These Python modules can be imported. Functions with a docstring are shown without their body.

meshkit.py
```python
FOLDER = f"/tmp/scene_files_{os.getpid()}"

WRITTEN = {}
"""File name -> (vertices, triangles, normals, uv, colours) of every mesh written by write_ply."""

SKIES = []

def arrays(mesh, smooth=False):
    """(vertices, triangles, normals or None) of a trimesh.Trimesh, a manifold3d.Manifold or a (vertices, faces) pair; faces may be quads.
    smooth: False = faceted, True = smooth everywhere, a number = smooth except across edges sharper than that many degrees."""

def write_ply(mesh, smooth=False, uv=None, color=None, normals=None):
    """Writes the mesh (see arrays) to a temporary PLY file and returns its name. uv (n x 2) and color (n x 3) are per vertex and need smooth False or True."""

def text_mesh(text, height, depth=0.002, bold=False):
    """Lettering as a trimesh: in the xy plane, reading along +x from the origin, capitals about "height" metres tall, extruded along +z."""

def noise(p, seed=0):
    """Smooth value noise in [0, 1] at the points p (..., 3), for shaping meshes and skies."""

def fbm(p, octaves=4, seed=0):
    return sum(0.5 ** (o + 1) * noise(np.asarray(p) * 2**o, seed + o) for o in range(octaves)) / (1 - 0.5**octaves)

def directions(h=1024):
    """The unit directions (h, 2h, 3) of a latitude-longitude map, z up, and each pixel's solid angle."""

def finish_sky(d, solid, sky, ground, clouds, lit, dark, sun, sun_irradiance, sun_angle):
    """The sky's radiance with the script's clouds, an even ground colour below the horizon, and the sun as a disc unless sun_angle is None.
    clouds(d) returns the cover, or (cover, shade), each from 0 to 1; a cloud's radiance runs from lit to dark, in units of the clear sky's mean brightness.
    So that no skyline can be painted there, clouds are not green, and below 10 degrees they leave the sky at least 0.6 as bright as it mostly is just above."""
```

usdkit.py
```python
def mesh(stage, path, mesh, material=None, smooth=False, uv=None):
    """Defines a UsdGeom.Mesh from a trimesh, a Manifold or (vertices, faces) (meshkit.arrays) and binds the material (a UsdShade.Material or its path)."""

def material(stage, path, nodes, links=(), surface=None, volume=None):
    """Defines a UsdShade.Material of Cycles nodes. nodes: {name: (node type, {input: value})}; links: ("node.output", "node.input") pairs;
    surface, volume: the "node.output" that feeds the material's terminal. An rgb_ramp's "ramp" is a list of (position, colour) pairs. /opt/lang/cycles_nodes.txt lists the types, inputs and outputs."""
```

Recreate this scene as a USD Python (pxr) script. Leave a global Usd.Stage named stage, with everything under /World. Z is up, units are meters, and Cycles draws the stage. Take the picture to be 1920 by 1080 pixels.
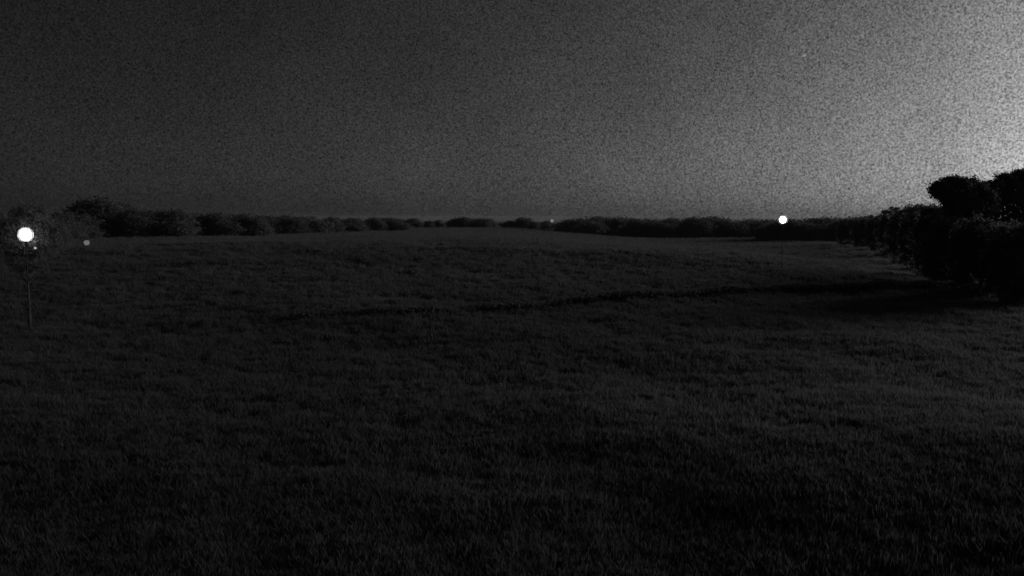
import math
import numpy as np
import trimesh
import usdkit
import meshkit
from pxr import Usd, UsdGeom, UsdLux, UsdShade, Gf, Sdf, Vt

stage = Usd.Stage.CreateInMemory()
UsdGeom.Xform.Define(stage, '/World')

# ---------------------------------------------------------------- camera
EYE = 6.0                      # metres above the field
F = 1663.0                     # focal length in pixels of a 1920 wide picture
PITCH = 4.4                    # degrees below the horizon
cam = UsdGeom.Camera.Define(stage, '/World/camera')
cam.CreateHorizontalApertureAttr(36.0)
cam.CreateFocalLengthAttr(36.0 * F / 1920)
cam.AddTranslateOp().Set((0, 0, EYE))
cam.AddRotateXYZOp().Set((90 - PITCH, 0, 0))
cam.CreateExposureAttr(0.0)
cam.CreateFStopAttr(10.0)
cam.CreateFocusDistanceAttr(2.2)

# ---------------------------------------------------------------- night sky and low moon, just outside the frame on the right
MOON_EL, MOON_AZ = math.radians(4.5), math.radians(54.0)
SKY_STRENGTH = 0.0204
MOON_INTENSITY = 0.56
usdkit.material(stage, '/World/Looks/night_sky', {
    'tc': ('texture_coordinate', {}),
    'air': ('sky_texture', dict(sky_type='single_scattering', sun_disc=False, sun_elevation=MOON_EL, sun_rotation=MOON_AZ,
                                altitude=0, air_density=0.08, aerosol_density=2.9, ozone_density=0.0)),
    'grey': ('rgb_to_bw', {}),
    'cloud': ('noise_texture', dict(scale=480.0, detail=2.0, roughness=0.9)),
    'wisps': ('noise_texture', dict(scale=7.0, detail=4.0, roughness=0.6)),
    'veil': ('map_range', dict(from_min=0.30, from_max=0.70, to_min=0.22, to_max=1.78)),
    'broad': ('map_range', dict(from_min=0.25, from_max=0.75, to_min=0.85, to_max=1.15)),
    'm1': ('math', dict(math_type='multiply')), 'm2': ('math', dict(math_type='multiply')),
    'b': ('background_shader', dict(strength=SKY_STRENGTH)),
}, [('air.color', 'grey.color'), ('tc.generated', 'cloud.vector'), ('tc.generated', 'wisps.vector'),
    ('cloud.fac', 'veil.value'), ('wisps.fac', 'broad.value'), ('grey.val', 'm1.value1'), ('veil.result', 'm1.value2'),
    ('m1.value', 'm2.value1'), ('broad.result', 'm2.value2'), ('m2.value', 'b.color')], surface='b.background')
sky = UsdLux.DomeLight.Define(stage, '/World/sky')
UsdShade.MaterialBindingAPI.Apply(sky.GetPrim()).Bind(UsdShade.Material.Get(stage, '/World/Looks/night_sky'))
sky.GetPrim().SetCustomDataByKey('kind', 'structure')

moon = UsdLux.DistantLight.Define(stage, '/World/moonlight')
moon.CreateIntensityAttr(MOON_INTENSITY)
moon.CreateNormalizeAttr(True)
moon.CreateAngleAttr(28.0)
moon.CreateColorAttr((1, 1, 1))
moon.AddRotateXYZOp().Set((90 - math.degrees(MOON_EL), 0, 180 - math.degrees(MOON_AZ)))

# ---------------------------------------------------------------- helpers
used = {}


def numbered(path):
    n = used.get(path, 0)
    used[path] = n + 1
    return path if n == 0 else f'{path}_{n:03d}'


def look(name, nodes, links, surface):
    usdkit.material(stage, f'/World/Looks/{name}', nodes, links, surface=surface)
    return f'/World/Looks/{name}'


def tag(prim, label=None, cat=None, group=None, kind=None):
    for k, v in (('label', label), ('category', cat), ('group', group), ('kind', kind)):
        if v:
            prim.SetCustomDataByKey(k, v)
    return prim


def thing(name, loc, label, cat, group=None, rz=0, s=1.0):
    x = UsdGeom.Xform.Define(stage, numbered(f'/World/{name}'))
    x.AddTranslateOp().Set(Gf.Vec3d(*map(float, loc)))
    x.AddRotateZOp().Set(float(rz))
    if np.ndim(s) or s != 1.0:
        x.AddScaleOp().Set(Gf.Vec3f(*(map(float, s) if np.ndim(s) else [float(s)] * 3)))
    return tag(x.GetPrim(), label, cat, group)


def part(name, mesh, mat, parent, smooth=False):
    return usdkit.mesh(stage, numbered(f'{parent.GetPath()}/{name}'), mesh, mat, smooth=smooth).GetPrim()


def copy_of(src, name, loc, label, cat, group, rz, s):
    o = thing(name, loc, label, cat, group, rz, s)
    o.GetReferences().AddInternalReference(src.GetPath())
    o.SetInstanceable(True)
    return o


CP, SP = math.cos(math.radians(PITCH)), math.sin(math.radians(PITCH))


def at(u, v, y):
    """The point seen at pixel (u, v) of the 1920 x 1080 picture, y metres ahead of the camera."""
    a, b = (u - 960) / F, (540 - v) / F
    k = y / (CP + b * SP)
    return np.array([a * k, y, EYE + k * (b * CP - SP)])


def smoothstep(x, a, b):
    t = np.clip((np.asarray(x, float) - a) / (b - a), 0, 1)
    return t * t * (3 - 2 * t)


def height(x, y):
    """The field's height: nearly level beyond the hedge line, rising on the left, a slight fall towards the right."""
    x, y = np.asarray(x, float), np.asarray(y, float)
    r = np.hypot(x, y)
    p = np.stack([x, y, 0 * x], -1)
    h = (meshkit.fbm(p / 26.0, 3, 5) - 0.5) * 1.1 * smoothstep(r, 8, 40) * (1 - 0.75 * smoothstep(r, 90, 300))
    h = h + (meshkit.fbm(p / 3.1, 3, 9) - 0.5) * 0.30 * (1 - smoothstep(r, 60, 200))
    h = h - 0.5 * (1 - smoothstep(y, 12, 27))                                        # hollow in front of the camera
    h = h + 2.9 * smoothstep(-x, -48, 8) * smoothstep(y, 30, 105)                    # the field climbs away on the left
    h = h + 0.95 * np.exp(-(((x - 13.5) / 9.0) ** 2 + ((y - 20.5) / 9.0) ** 2))           # crest of the bright patch
    h = h + 1.1 * np.exp(-(((x - 24) / 13.0) ** 2 + ((y - 98) / 22.0) ** 2))         # low swell before the hedgerow
    return h


def ground_at(x, y):
    return float(height(x, y))


def hit(u, v):
    """Where the sight line through pixel (u, v) meets the field."""
    y = np.geomspace(8, 600, 4000)
    q = np.array([at(u, v, t) for t in (1.0, 2.0)])
    p = q[0] + (y[:, None] - 1) * (q[1] - q[0])
    k = np.argmax(p[:, 2] < height(p[:, 0], p[:, 1]))
    return p[k]


# ---------------------------------------------------------------- materials (all neutral: the camera sees no colour)
def leaf_look(name, c, tr):
    return look(name, {
        'o': ('object_info', {}), 'g': ('geometry', {}),
        'r': ('rgb_ramp', dict(ramp=[(0, (c * 0.6,) * 3), (1, (c * 1.4,) * 3)])),
        'p': ('principled_bsdf', dict(roughness=0.75, specular_ior_level=0.2)),
        't': ('translucent_bsdf', {}), 'm': ('mix_closure', dict(fac=tr)),
    }, [('g.random_per_island', 'r.fac'), ('r.color', 'p.base_color'), ('r.color', 't.color'), ('p.BSDF', 'm.closure1'), ('t.BSDF', 'm.closure2')], 'm.closure')


LEAF = leaf_look('leaf', 0.17, 0.5)
HEDGE = leaf_look('hedge_leaf', 0.15, 0.5)
GRASS = leaf_look('grass_blade', 0.19, 0.5)
BARK = look('bark', {
    'n': ('noise_texture', dict(scale=9.0, detail=5.0)), 'r': ('rgb_ramp', dict(ramp=[(0.3, (.03,) * 3), (0.7, (.075,) * 3)])),
    'b': ('bump', dict(strength=0.7, distance=0.02)), 'p': ('principled_bsdf', dict(roughness=0.9)),
}, [('n.fac', 'r.fac'), ('r.color', 'p.base_color'), ('n.fac', 'b.height'), ('b.normal', 'p.normal')], 'p.BSDF')
SOIL = look('field_turf', {
    'g': ('geometry', {}),
    'n1': ('noise_texture', dict(scale=0.35, detail=6.0, roughness=0.65)), 'n2': ('noise_texture', dict(scale=6.0, detail=6.0, roughness=0.75)),
    'a': ('math', dict(math_type='multiply_add', value2=0.5)), 'h': ('math', dict(math_type='multiply', value2=0.5)),
    'r': ('rgb_ramp', dict(ramp=[(0.3, (.05,) * 3), (0.5, (.10,) * 3), (0.72, (.16,) * 3)])),
    'b': ('bump', dict(strength=0.6, distance=0.12)),
    'p': ('principled_bsdf', dict(roughness=0.95, specular_ior_level=0.04)),
}, [('g.position', 'n1.vector'), ('g.position', 'n2.vector'), ('n2.fac', 'h.value1'), ('n1.fac', 'a.value1'), ('h.value', 'a.value3'),
    ('a.value', 'r.fac'), ('r.color', 'p.base_color'), ('n2.fac', 'b.height'), ('b.normal', 'p.normal')], 'p.BSDF')
METAL = look('dark_metal', {
    'n': ('noise_texture', dict(scale=30.0, detail=3.0)), 'r': ('rgb_ramp', dict(ramp=[(0.3, (.018,) * 3), (0.7, (.045,) * 3)])),
    'p': ('principled_bsdf', dict(roughness=0.8, specular_ior_level=0.2)),
}, [('n.fac', 'r.fac'), ('r.color', 'p.base_color')], 'p.BSDF')

def glow(name, strength):
    return look(name, {'e': ('emission', dict(color=(1, 1, 1), strength=strength))}, [], 'e.emission')


# ---------------------------------------------------------------- the field: one sheet out to the horizon
rings = np.concatenate([[0.0], np.geomspace(3.0, 4000.0, 330)])
NA = 720
ang = np.arange(NA) * 2 * np.pi / NA
X, Y = rings[1:, None] * np.sin(ang), rings[1:, None] * np.cos(ang)
gv = np.vstack([[0, 0, ground_at(0, 0)], np.stack([X, Y, height(X, Y)], -1).reshape(-1, 3)])
i, j = np.meshgrid(np.arange(len(rings) - 2), np.arange(NA), indexing='ij')
a, b = 1 + i * NA + j, 1 + i * NA + (j + 1) % NA
c, d = a + NA, b + NA
gf = np.vstack([np.stack([a, b, d], -1).reshape(-1, 3), np.stack([a, d, c], -1).reshape(-1, 3),
                np.stack([np.zeros(NA, int), 1 + (np.arange(NA) + 1) % NA, 1 + np.arange(NA)], -1)])
gf = gf[:, ::-1]
ground = usdkit.mesh(stage, '/World/ground', (gv, gf), SOIL, smooth=True)
tag(ground.GetPrim(), kind='structure')

# haze: the damp night air over the field
usdkit.material(stage, '/World/Looks/night_haze', {'v': ('principled_volume', dict(color=(.9, .9, .9), density=0.00004, anisotropy=0.0))}, volume='v.volume')
hz = trimesh.creation.box((8100, 8100, 24.0))
hz.apply_translation((0, 0, 24.0 / 2 - 5.0))
haze = usdkit.mesh(stage, '/World/haze', hz, '/World/Looks/night_haze')
tag(haze.GetPrim(), kind='stuff', label='thin damp night air over the whole field', cat='haze')


# ---------------------------------------------------------------- foliage
def tube(points, radii, sides=7):
    p = np.asarray(points, float)
    t = np.gradient(p, axis=0)
    t /= np.linalg.norm(t, axis=1, keepdims=True)
    u = np.cross(t, np.where(np.abs(t[:, 2:]) < 0.9, [0, 0, 1.0], [1.0, 0, 0]))
    u /= np.linalg.norm(u, axis=1, keepdims=True)
    w = np.cross(t, u)
    k = np.arange(sides) * 2 * np.pi / sides
    v = p[:, None] + np.asarray(radii)[:, None, None] * (np.cos(k)[None, :, None] * u[:, None] + np.sin(k)[None, :, None] * w[:, None])
    ii, jj = np.meshgrid(np.arange(len(p) - 1), np.arange(sides), indexing='ij')
    q = np.stack([ii * sides + jj, ii * sides + (jj + 1) % sides, (ii + 1) * sides + (jj + 1) % sides, (ii + 1) * sides + jj], -1).reshape(-1, 4)
    top = (len(p) - 1) * sides
    cap = np.array([[top, top + m, top + m + 1] for m in range(1, sides - 1)])
    return trimesh.Trimesh(v.reshape(-1, 3), np.vstack([q[:, [0, 1, 2]], q[:, [0, 2, 3]], cap]), process=False)


def leaves(centres, size, rng):
    """One bent rhombus per centre."""
    n = len(centres)
    a = rng.normal(size=(n, 3))
    a /= np.linalg.norm(a, axis=1, keepdims=True)
    b = np.cross(a, rng.normal(size=(n, 3)))
    b /= np.linalg.norm(b, axis=1, keepdims=True)
    s = size * rng.uniform(0.6, 1.4, (n, 1))
    v = np.stack([centres - a * s, centres + b * s * 0.5, centres + a * s, centres - b * s * 0.5], 1).reshape(-1, 3)
    k = np.arange(n)[:, None] * 4
    return v, np.vstack([k + [0, 1, 2], k + [0, 2, 3]])


def crown_points(blobs, n, rng, clump=0.45):
    """Leaf centres in clumps spread over ellipsoids (centre, radii), denser near their skins."""
    vol = np.array([np.prod(r) ** (2 / 3) for _, r in blobs])
    out = []
    for (c, r), w in zip(blobs, vol / vol.sum()):
        m = max(6, int(n * w / 45))
        d = rng.normal(size=(m, 3))
        d /= np.linalg.norm(d, axis=1, keepdims=True)
        q = np.asarray(c) + d * np.asarray(r) * (rng.uniform(0.35, 1.0, (m, 1)) ** 0.5) * rng.uniform(0.85, 1.08, (m, 1))
        k = rng.integers(0, m, int(n * w))
        out.append(q[k] + rng.normal(size=(len(k), 3)) * clump * rng.uniform(0.5, 1.1, (m, 1))[k] * [1, 1, 0.7])
    return np.vstack(out)


def tree(name, base, blobs, label, cat, n=14000, leaf=0.16, trunk_r=0.22, group=None, seed=1, mat=None, clump=0.45):
    """A tree or bush whose crown is the given blobs, in world metres relative to its base."""
    rng = np.random.default_rng(seed)
    t = thing(name, base, label, cat, group)
    pts = crown_points(blobs, n, rng, clump)
    pts = pts[pts[:, 2] > 0.05]
    low = min(c[2] - r[2] * 0.3 for c, r in blobs)
    mean = np.mean([c for c, _ in blobs], axis=0)
    fork = np.array([mean[0] * 0.5, mean[1] * 0.5, max(0.35, low * 0.7)])
    tk = part('trunk', tube([(0, 0, -0.4), (fork[0] * 0.2, 0, fork[2] * 0.45), fork], [trunk_r * 1.35, trunk_r, trunk_r * 0.8]), BARK, t, smooth=True)
    for c, r in blobs:
        c = np.asarray(c, float)
        mid = (fork + c) / 2 + rng.normal(size=3) * 0.15 * np.linalg.norm(c - fork)
        part('limb', tube([fork, mid, c, c + [0, 0, r[2] * 0.5]], np.array([0.65, 0.42, 0.22, 0.06]) * trunk_r, 6), BARK, tk, smooth=True)
    part('crown', leaves(pts, leaf, rng), mat or LEAF, t)
    return t


def blob(u, v, ru, rv, y, base, dy=0.0, depth=1.0):
    """An ellipsoid seen at pixel (u, v) with pixel radii ru, rv, at distance y + dy."""
    p = at(u, v, y + dy)
    k = (y + dy) / F
    return p - base, (ru * k, 0.5 * (ru + rv) * k * depth, rv * k)


def foot(u, y):
    x = at(u, 500, y)[0]
    return np.array([x, y, ground_at(x, y)])


# the tall trees on the right
B = foot(1806, 75)
tree('tree', B, [blob(1786, 352, 34, 20, 75, B), blob(1764, 356, 18, 15, 75, B, -1), blob(1812, 352, 24, 17, 75, B, 1), blob(1806, 388, 34, 26, 75, B), blob(1838, 378, 26, 34, 75, B, 1),
                 blob(1800, 435, 44, 34, 75, B), blob(1779, 372, 17, 13, 75, B, -0.6)],
     'round-topped dark tree overhanging its left side against the sky glow', 'tree', n=46000, leaf=0.11, seed=3, clump=0.22)
B = foot(1900, 80)
tree('tree', B, [blob(1884, 346, 26, 19, 80, B), blob(1922, 338, 34, 20, 80, B, 1), blob(1856, 362, 28, 22, 80, B, -1), blob(1900, 400, 56, 44, 80, B), blob(1956, 372, 40, 44, 80, B, 2),
                 blob(1900, 465, 66, 44, 80, B)],
     'tallest dark tree, its broad crown cut by the right edge', 'tree', n=60000, leaf=0.12, seed=4, trunk_r=0.3, clump=0.25)
# the bushes of the hedgerow, near to far
for q, (u, y, w, top, sub, label) in enumerate([
    (1905, 62, 60, 415, 2, 'nearest dark bush of the hedgerow at the right edge below the tallest tree'),
    (1840, 66, 58, 405, 2, 'dense dark bush at the foot of the gap between the two tall trees'),
    (1775, 72, 44, 410, 2, 'dark bush at the foot of the round-topped tree'),
    (1748, 84, 36, 378, 3, 'dark bush under the overhang of the round-topped tree'),
    (1722, 100, 34, 381, 3, 'upright dark bush left of the round-topped tree, level with its overhang'),
    (1696, 122, 30, 383, 3, 'dark bush with a rounded top midway along the receding hedgerow'),
    (1670, 150, 26, 387, 3, 'far dark bush with the last full height before the hedgerow drops'),
    (1646, 172, 22, 402, 3, 'bush where the hedgerow drops towards the far line'),
    (1618, 190, 22, 407, 3, 'low far bush just left of the drop in the hedgerow'),
    (1590, 205, 22, 410, 3, 'lowest and farthest bush at the left end of the hedgerow'),
]):
    B = foot(u, y)
    vb = 412 + (EYE - B[2]) / y * F
    hgt = vb - top
    bl = [blob(u, top + hgt * 0.26, w * 0.8, hgt * 0.26, y, B), blob(u - w * 0.45, top + hgt * 0.5, w * 0.6, hgt * 0.3, y, B, -0.5),
          blob(u + w * 0.45, top + hgt * 0.45, w * 0.62, hgt * 0.34, y, B, 0.6), blob(u, top + hgt * 0.76, w * 0.95, hgt * 0.26, y, B)]
    tree('hedgerow_bush', B, bl, label, 'bush', n=20000, leaf=0.12, trunk_r=0.14, seed=20 + q, mat=HEDGE, clump=0.26)

# small trees far away: three kinds, then copies
HOLD = []
for q, (hw, hh) in enumerate([(4.2, 8.0), (5.0, 6.5), (4.6, 5.2)]):
    HOLD.append([((0.3, 0, hh * 0.74), (hw * 0.6, hw * 0.6, hh * 0.24)), ((-hw * 0.55, 0.4, hh * 0.52), (hw * 0.55, hw * 0.6, hh * 0.25)),
                 ((hw * 0.6, -0.3, hh * 0.44), (hw * 0.6, hw * 0.6, hh * 0.24)), ((0, 0, hh * 0.3), (hw * 0.8, hw * 0.8, hh * 0.28)),
                 ((-hw * 0.5, 0, hh * 0.2), (hw * 0.6, hw * 0.6, hh * 0.2)), ((hw * 0.5, 0.5, hh * 0.18), (hw * 0.6, hw * 0.6, hh * 0.18))])
FIRST = {}
rng = np.random.default_rng(77)


def far_tree(kind, u, y, top, label, group, name='far_tree', cat='tree'):
    B = foot(u, y)
    want = at(u, top, y)[2] - B[2]
    full = (8.0, 6.5, 5.2)[kind]
    s = want / full
    if kind not in FIRST:
        FIRST[kind] = tree(name, B, HOLD[kind], label, cat, n=10000, leaf=0.24, trunk_r=0.2, group=group, seed=50 + kind, clump=0.85)
        x = UsdGeom.Xform(FIRST[kind])
        x.AddScaleOp().Set(Gf.Vec3f(s, s, s))
    else:
        copy_of(FIRST[kind], name, B, label, cat, group, rng.uniform(0, 360), (s * rng.uniform(1.2, 2.1), s * rng.uniform(1.2, 2.1), s))


LT = 'dark tree of the faint belt along the left horizon'
for u, y, top, kind in [(158, 150, 378, 0), (190, 152, 369, 0), (226, 158, 380, 1), (258, 150, 391, 0), (292, 160, 396, 1), (326, 155, 392, 0), (362, 170, 399, 1), (398, 165, 397, 0),
                        (436, 180, 402, 1), (472, 172, 400, 1), (508, 185, 404, 0), (546, 190, 403, 1), (584, 196, 406, 1), (622, 205, 406, 0), (660, 215, 409, 1), (700, 230, 409, 2), (742, 236, 411, 1)]:
    far_tree(kind, u, y, top, LT, 'trees of the belt on the left horizon')
for u, y, top, kind in [(-30, 120, 408, 2), (14, 130, 412, 1), (62, 128, 409, 2), (104, 132, 407, 1), (130, 140, 398, 1)]:
    far_tree(kind, u, y, top, 'low dark tree behind the large lamp at the left edge', 'low trees behind the left lamp')
for q, u in enumerate(np.arange(1470, 1640, 21)):
    far_tree((2, 1, 2, 1)[q % 4], u + rng.uniform(-4, 4), 265 + rng.uniform(-14, 14), 414 - 6 * (u - 1470) / 170 + rng.uniform(-2, 2),
             'distant dark bush between the right lamp and the end of the hedgerow', 'distant bushes right of the right lamp', 'far_bush', 'bush')
for q, u in enumerate(np.arange(640, 1462, 26)):
    far_tree(int(rng.integers(0, 3)), u + rng.uniform(-12, 12), 330 + rng.uniform(-30, 30), 412 + rng.uniform(-5, 3.5),
             'tiny distant bush on the horizon between the left tree belt and the right lamp', 'bushes on the middle horizon', 'far_bush', 'bush')


# the low hedge across the field
def along(path, step):
    path = np.asarray(path, float)
    out = []
    for p, q in zip(path[:-1], path[1:]):
        n = max(1, int(np.linalg.norm(q - p) / step))
        out += [p + (q - p) * k / n for k in range(n)]
    return np.array(out + [path[-1]])


rng = np.random.default_rng(12)
line = along([hit(u, v)[:2] for u, v in [(560, 598), (640, 594), (760, 590), (1050, 574), (1450, 549), (1740, 543), (1800, 548)]], 0.5)
t = thing('low_hedge', (*line[0], ground_at(*line[0])), 'low dark hedge running across the field from the left to the foot of the hedgerow', 'hedge')
k = (len(line) * rng.uniform(0, 1, 24000) ** 0.8).astype(int)
tall = np.linspace(0.3, 0.75, len(line)) + 0.35 * (meshkit.noise(np.stack([line[:, 0] / 1.7, line[:, 1] / 1.7, 0 * line[:, 0]], -1), 3) - 0.5)
xy = line[k] + rng.normal(size=(len(k), 2)) * [0.3, 0.38]
z = height(xy[:, 0], xy[:, 1]) + tall[k] * rng.uniform(0.02, 1, len(k)) ** 0.7
p0 = np.array([*line[0], ground_at(*line[0])])
part('foliage', leaves(np.column_stack([xy, z]) - p0, 0.085, rng), HEDGE, t)
for x, y in line[::9]:
    g = ground_at(x, y)
    part('stem', tube(np.array([(x, y, g - 0.1), (x + 0.03, y, g + 0.3), (x - 0.02, y + 0.04, g + 0.6)]) - p0, [0.035, 0.026, 0.012], 5), BARK, t)


# ---------------------------------------------------------------- lamps
def lamp(u, v, y, radius, strength, label, name='globe_lamp', group=None, core=0.68, pr=0.028):
    head = at(u, v, y)
    g = ground_at(head[0], y)
    t = thing(name, (head[0], y, g), label, 'lamp', group)
    hh = head[2] - g
    low = hh - radius * 0.93
    pl = part('pole', tube([(0, 0, -0.3), (0, 0, 0.05), (0, 0, 0.5), (0, 0, 0.55), (0, 0, low - 0.1)], [pr * 2, pr * 2, pr * 1.8, pr * 1.1, pr], 12), METAL, t, smooth=40)
    col = trimesh.creation.revolve([(0.001, low - 0.16), (pr * 1.3, low - 0.16), (pr * 1.6, low - 0.05), (radius * 0.34, low), (radius * 0.38, low + 0.02), (0.001, low + 0.02)], sections=24)
    part('collar', col, METAL, pl, smooth=30)
    sph = trimesh.creation.icosphere(4, radius)
    sph.apply_translation((0, 0, hh))
    gl = part('globe', sph, FROST, t, smooth=True)
    bulb = trimesh.creation.icosphere(3, radius * core)
    bulb.vertices *= [1, 1, 1.06]
    bulb.apply_translation((0, 0, hh))
    part('bulb', bulb, glow(f'bulb_glow_{int(u)}', strength), gl, smooth=True)
    cap = trimesh.creation.revolve([(0.001, hh + radius * 1.09), (radius * 0.1, hh + radius * 1.04), (radius * 0.22, hh + radius * 0.99), (0.001, hh + radius * 0.96)], sections=20)
    part('cap', cap, METAL, gl, smooth=30)
    return t, head


FROST = look('frosted_glass', {'t': ('transparent_bsdf', {}), 's': ('translucent_bsdf', dict(color=(.9, .9, .9))), 'm': ('mix_closure', dict(fac=0.05))},
             [('t.BSDF', 'm.closure1'), ('s.BSDF', 'm.closure2')], 'm.closure')
LAMP, LH = lamp(48, 440, 45.0, 0.38, 28.0, 'large dazzling white globe lamp at the left edge of the field')
lamp(1468, 412, 78.0, 0.41, 8.0, 'dazzling white globe lamp on the horizon left of the dark hedgerow', pr=0.024)
lamp(1035, 414, 110.0, 0.27, 0.2, 'faint small lamp on the horizon near the middle of the view', pr=0.024)
for u, v, rad, strength, label in [(163, 455, 0.30, 0.14, 'small faint path light on the slope right of the dazzling left lamp')]:
    P = hit(u, v + 5 * rad / 0.13)
    t = thing('path_light', (P[0], P[1], ground_at(P[0], P[1])), label, 'path light')
    hh = at(u, v, P[1])[2] - ground_at(P[0], P[1])
    part('stem', tube([(0, 0, -0.2), (0, 0, 0.05), (0, 0, max(hh - rad * 0.8, 0.1))], [0.05, 0.035, 0.035], 10), METAL, t)
    sph = trimesh.creation.icosphere(3, rad)
    sph.apply_translation((0, 0, hh))
    part('globe', sph, glow(f'path_glow_{u}', strength), t, smooth=True)
    cap = trimesh.creation.revolve([(0.001, hh + rad * 1.15), (rad * 0.5, hh + rad * 1.0), (rad * 0.55, hh + rad * 0.88), (0.001, hh + rad * 0.9)], sections=16)
    part('cap', cap, METAL, t, smooth=30)

# its side arm with a small dim bulb
q = at(66, 465, 44.9) - np.array([LH[0], 45.0, ground_at(LH[0], 45.0)])
arm = part('side_arm', tube([(0.03, 0, q[2] + 0.12), (q[0] * 0.5, -0.04, q[2] + 0.15), (q[0], q[1], q[2] + 0.11), (q[0], q[1], q[2] + 0.04)], [0.018, 0.015, 0.013, 0.03], 8), METAL, LAMP, smooth=40)
sph = trimesh.creation.icosphere(3, 0.062)
sph.apply_translation(q)
part('small_bulb', sph, glow('small_bulb_glow', 0.4), arm, smooth=True)

# the tree that stands close behind the left lamp and catches its light
B = np.array([LH[0] - 0.8, 46.6, ground_at(LH[0] - 0.8, 46.6)])
tree('tree', B, [blob(48, 436, 50, 46, 46.6, B, 0, 0.7), blob(14, 452, 44, 34, 46.6, B, 0.2), blob(80, 456, 44, 26, 46.6, B, 0.1), blob(-20, 425, 40, 36, 46.6, B, 0.6), blob(104, 440, 26, 22, 46.6, B, 0.5), blob(52, 405, 34, 26, 46.6, B, 0.3), blob(50, 490, 36, 24, 46.6, B, 0.2)],
     'leafy tree close behind the dazzling left lamp, its nearest leaves lit up', 'tree', n=44000, leaf=0.045, seed=31, trunk_r=0.045, clump=0.16)

# the faint star
S = at(1508, 104, 3600.0)
rng = np.random.default_rng(5)
star = trimesh.creation.icosphere(2, 1.0)
star.vertices *= [9, 5, 5]
star.apply_transform(trimesh.transformations.rotation_matrix(-0.4, (0, 1, 0)))
star.apply_translation(S)
o = usdkit.mesh(stage, '/World/star', star, glow('starlight', 0.24), smooth=True)
tag(o.GetPrim(), 'faint blurred star alone in the sky above the right lamp', 'star')

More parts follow.
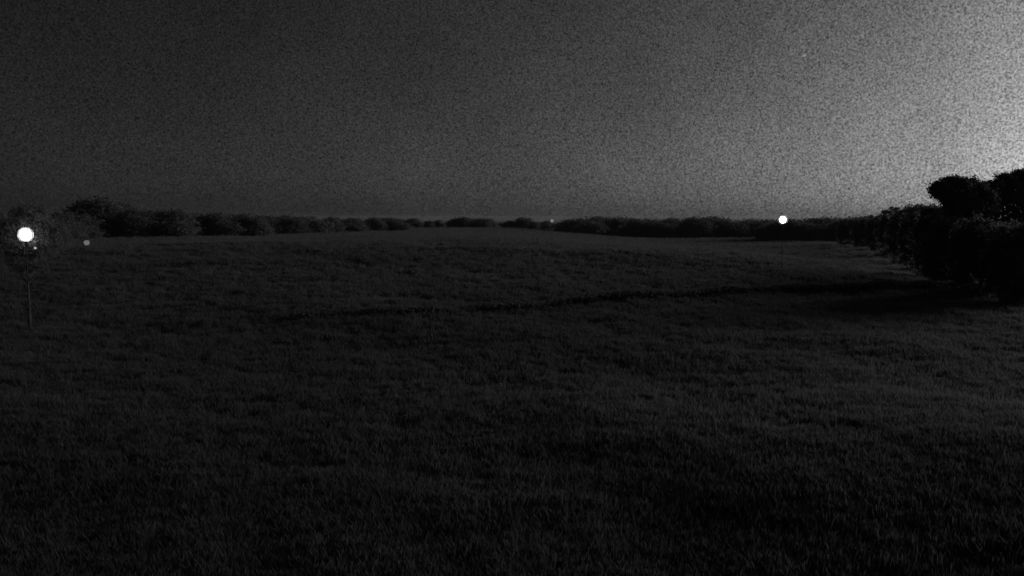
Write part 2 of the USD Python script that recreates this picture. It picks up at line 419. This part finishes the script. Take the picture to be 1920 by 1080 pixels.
# ---------------------------------------------------------------- grass
def tuft(seed, n, h):
    r = np.random.default_rng(seed)
    V, Fc = [], []
    for k in range(n):
        a, lean = r.uniform(0, 2 * np.pi), r.uniform(0.1, 0.7)
        hh, w = h * r.uniform(0.5, 1.1), r.uniform(0.006, 0.013)
        o = r.normal(size=2) * 0.11
        dx, dy = math.cos(a), math.sin(a)
        for f_, zz in ((0, 0), (0.3, 0.55)):
            cx, cy = o[0] + dx * lean * hh * f_, o[1] + dy * lean * hh * f_
            V += [(cx - dy * w, cy + dx * w, hh * zz - 0.02), (cx + dy * w, cy - dx * w, hh * zz - 0.02)]
        V.append((o[0] + dx * lean * hh, o[1] + dy * lean * hh, hh * 0.92))
        q = k * 5
        Fc += [(q, q + 1, q + 3), (q, q + 3, q + 2), (q + 2, q + 3, q + 4)]
    return np.array(V), np.array(Fc)


rng = np.random.default_rng(2024)
N = 90000
yy = 9.0 * (115.0 / 9.0) ** (rng.uniform(0, 1, N) ** 0.75)
xx = yy * rng.uniform(-0.72, 0.72, N)
keep = meshkit.fbm(np.stack([xx / 4, yy / 4, 0 * xx], -1), 3, 21) > rng.uniform(0.1, 0.6, N)
xx, yy = xx[keep], yy[keep]
M = 45000
fy = 105.0 * (420.0 / 105.0) ** rng.uniform(0, 1, M)
xx, yy = np.concatenate([xx, fy * rng.uniform(-0.7, 0.7, M)]), np.concatenate([yy, fy])
zz = height(xx, yy)
gi = UsdGeom.PointInstancer.Define(stage, '/World/grass')
protos = []
for k in range(4):
    pth = f'/World/grass/blades_{k:03d}' if k else '/World/grass/blades'
    protos.append(usdkit.mesh(stage, pth, tuft(300 + k, 26, 0.15 + 0.03 * k), GRASS).GetPath())
gi.CreatePrototypesRel().SetTargets(protos)
gi.CreatePositionsAttr(Vt.Vec3fArray.FromNumpy(np.column_stack([xx, yy, zz]).astype(np.float32)))
gi.CreateProtoIndicesAttr(Vt.IntArray.FromNumpy(rng.integers(0, 4, len(xx)).astype(np.int32)))
ra = rng.uniform(0, np.pi, len(xx))
gi.CreateOrientationsAttr(Vt.QuathArray([Gf.Quath(float(np.cos(q)), 0, 0, float(np.sin(q))) for q in ra]))
sc = rng.uniform(0.7, 1.3, len(xx)) * (0.8 + np.minimum(yy, 130) / 80)
gi.CreateScalesAttr(Vt.Vec3fArray.FromNumpy(np.repeat(sc[:, None], 3, 1).astype(np.float32)))
tag(gi.GetPrim(), 'rough grass growing all over the dark field', 'grass', kind='stuff')
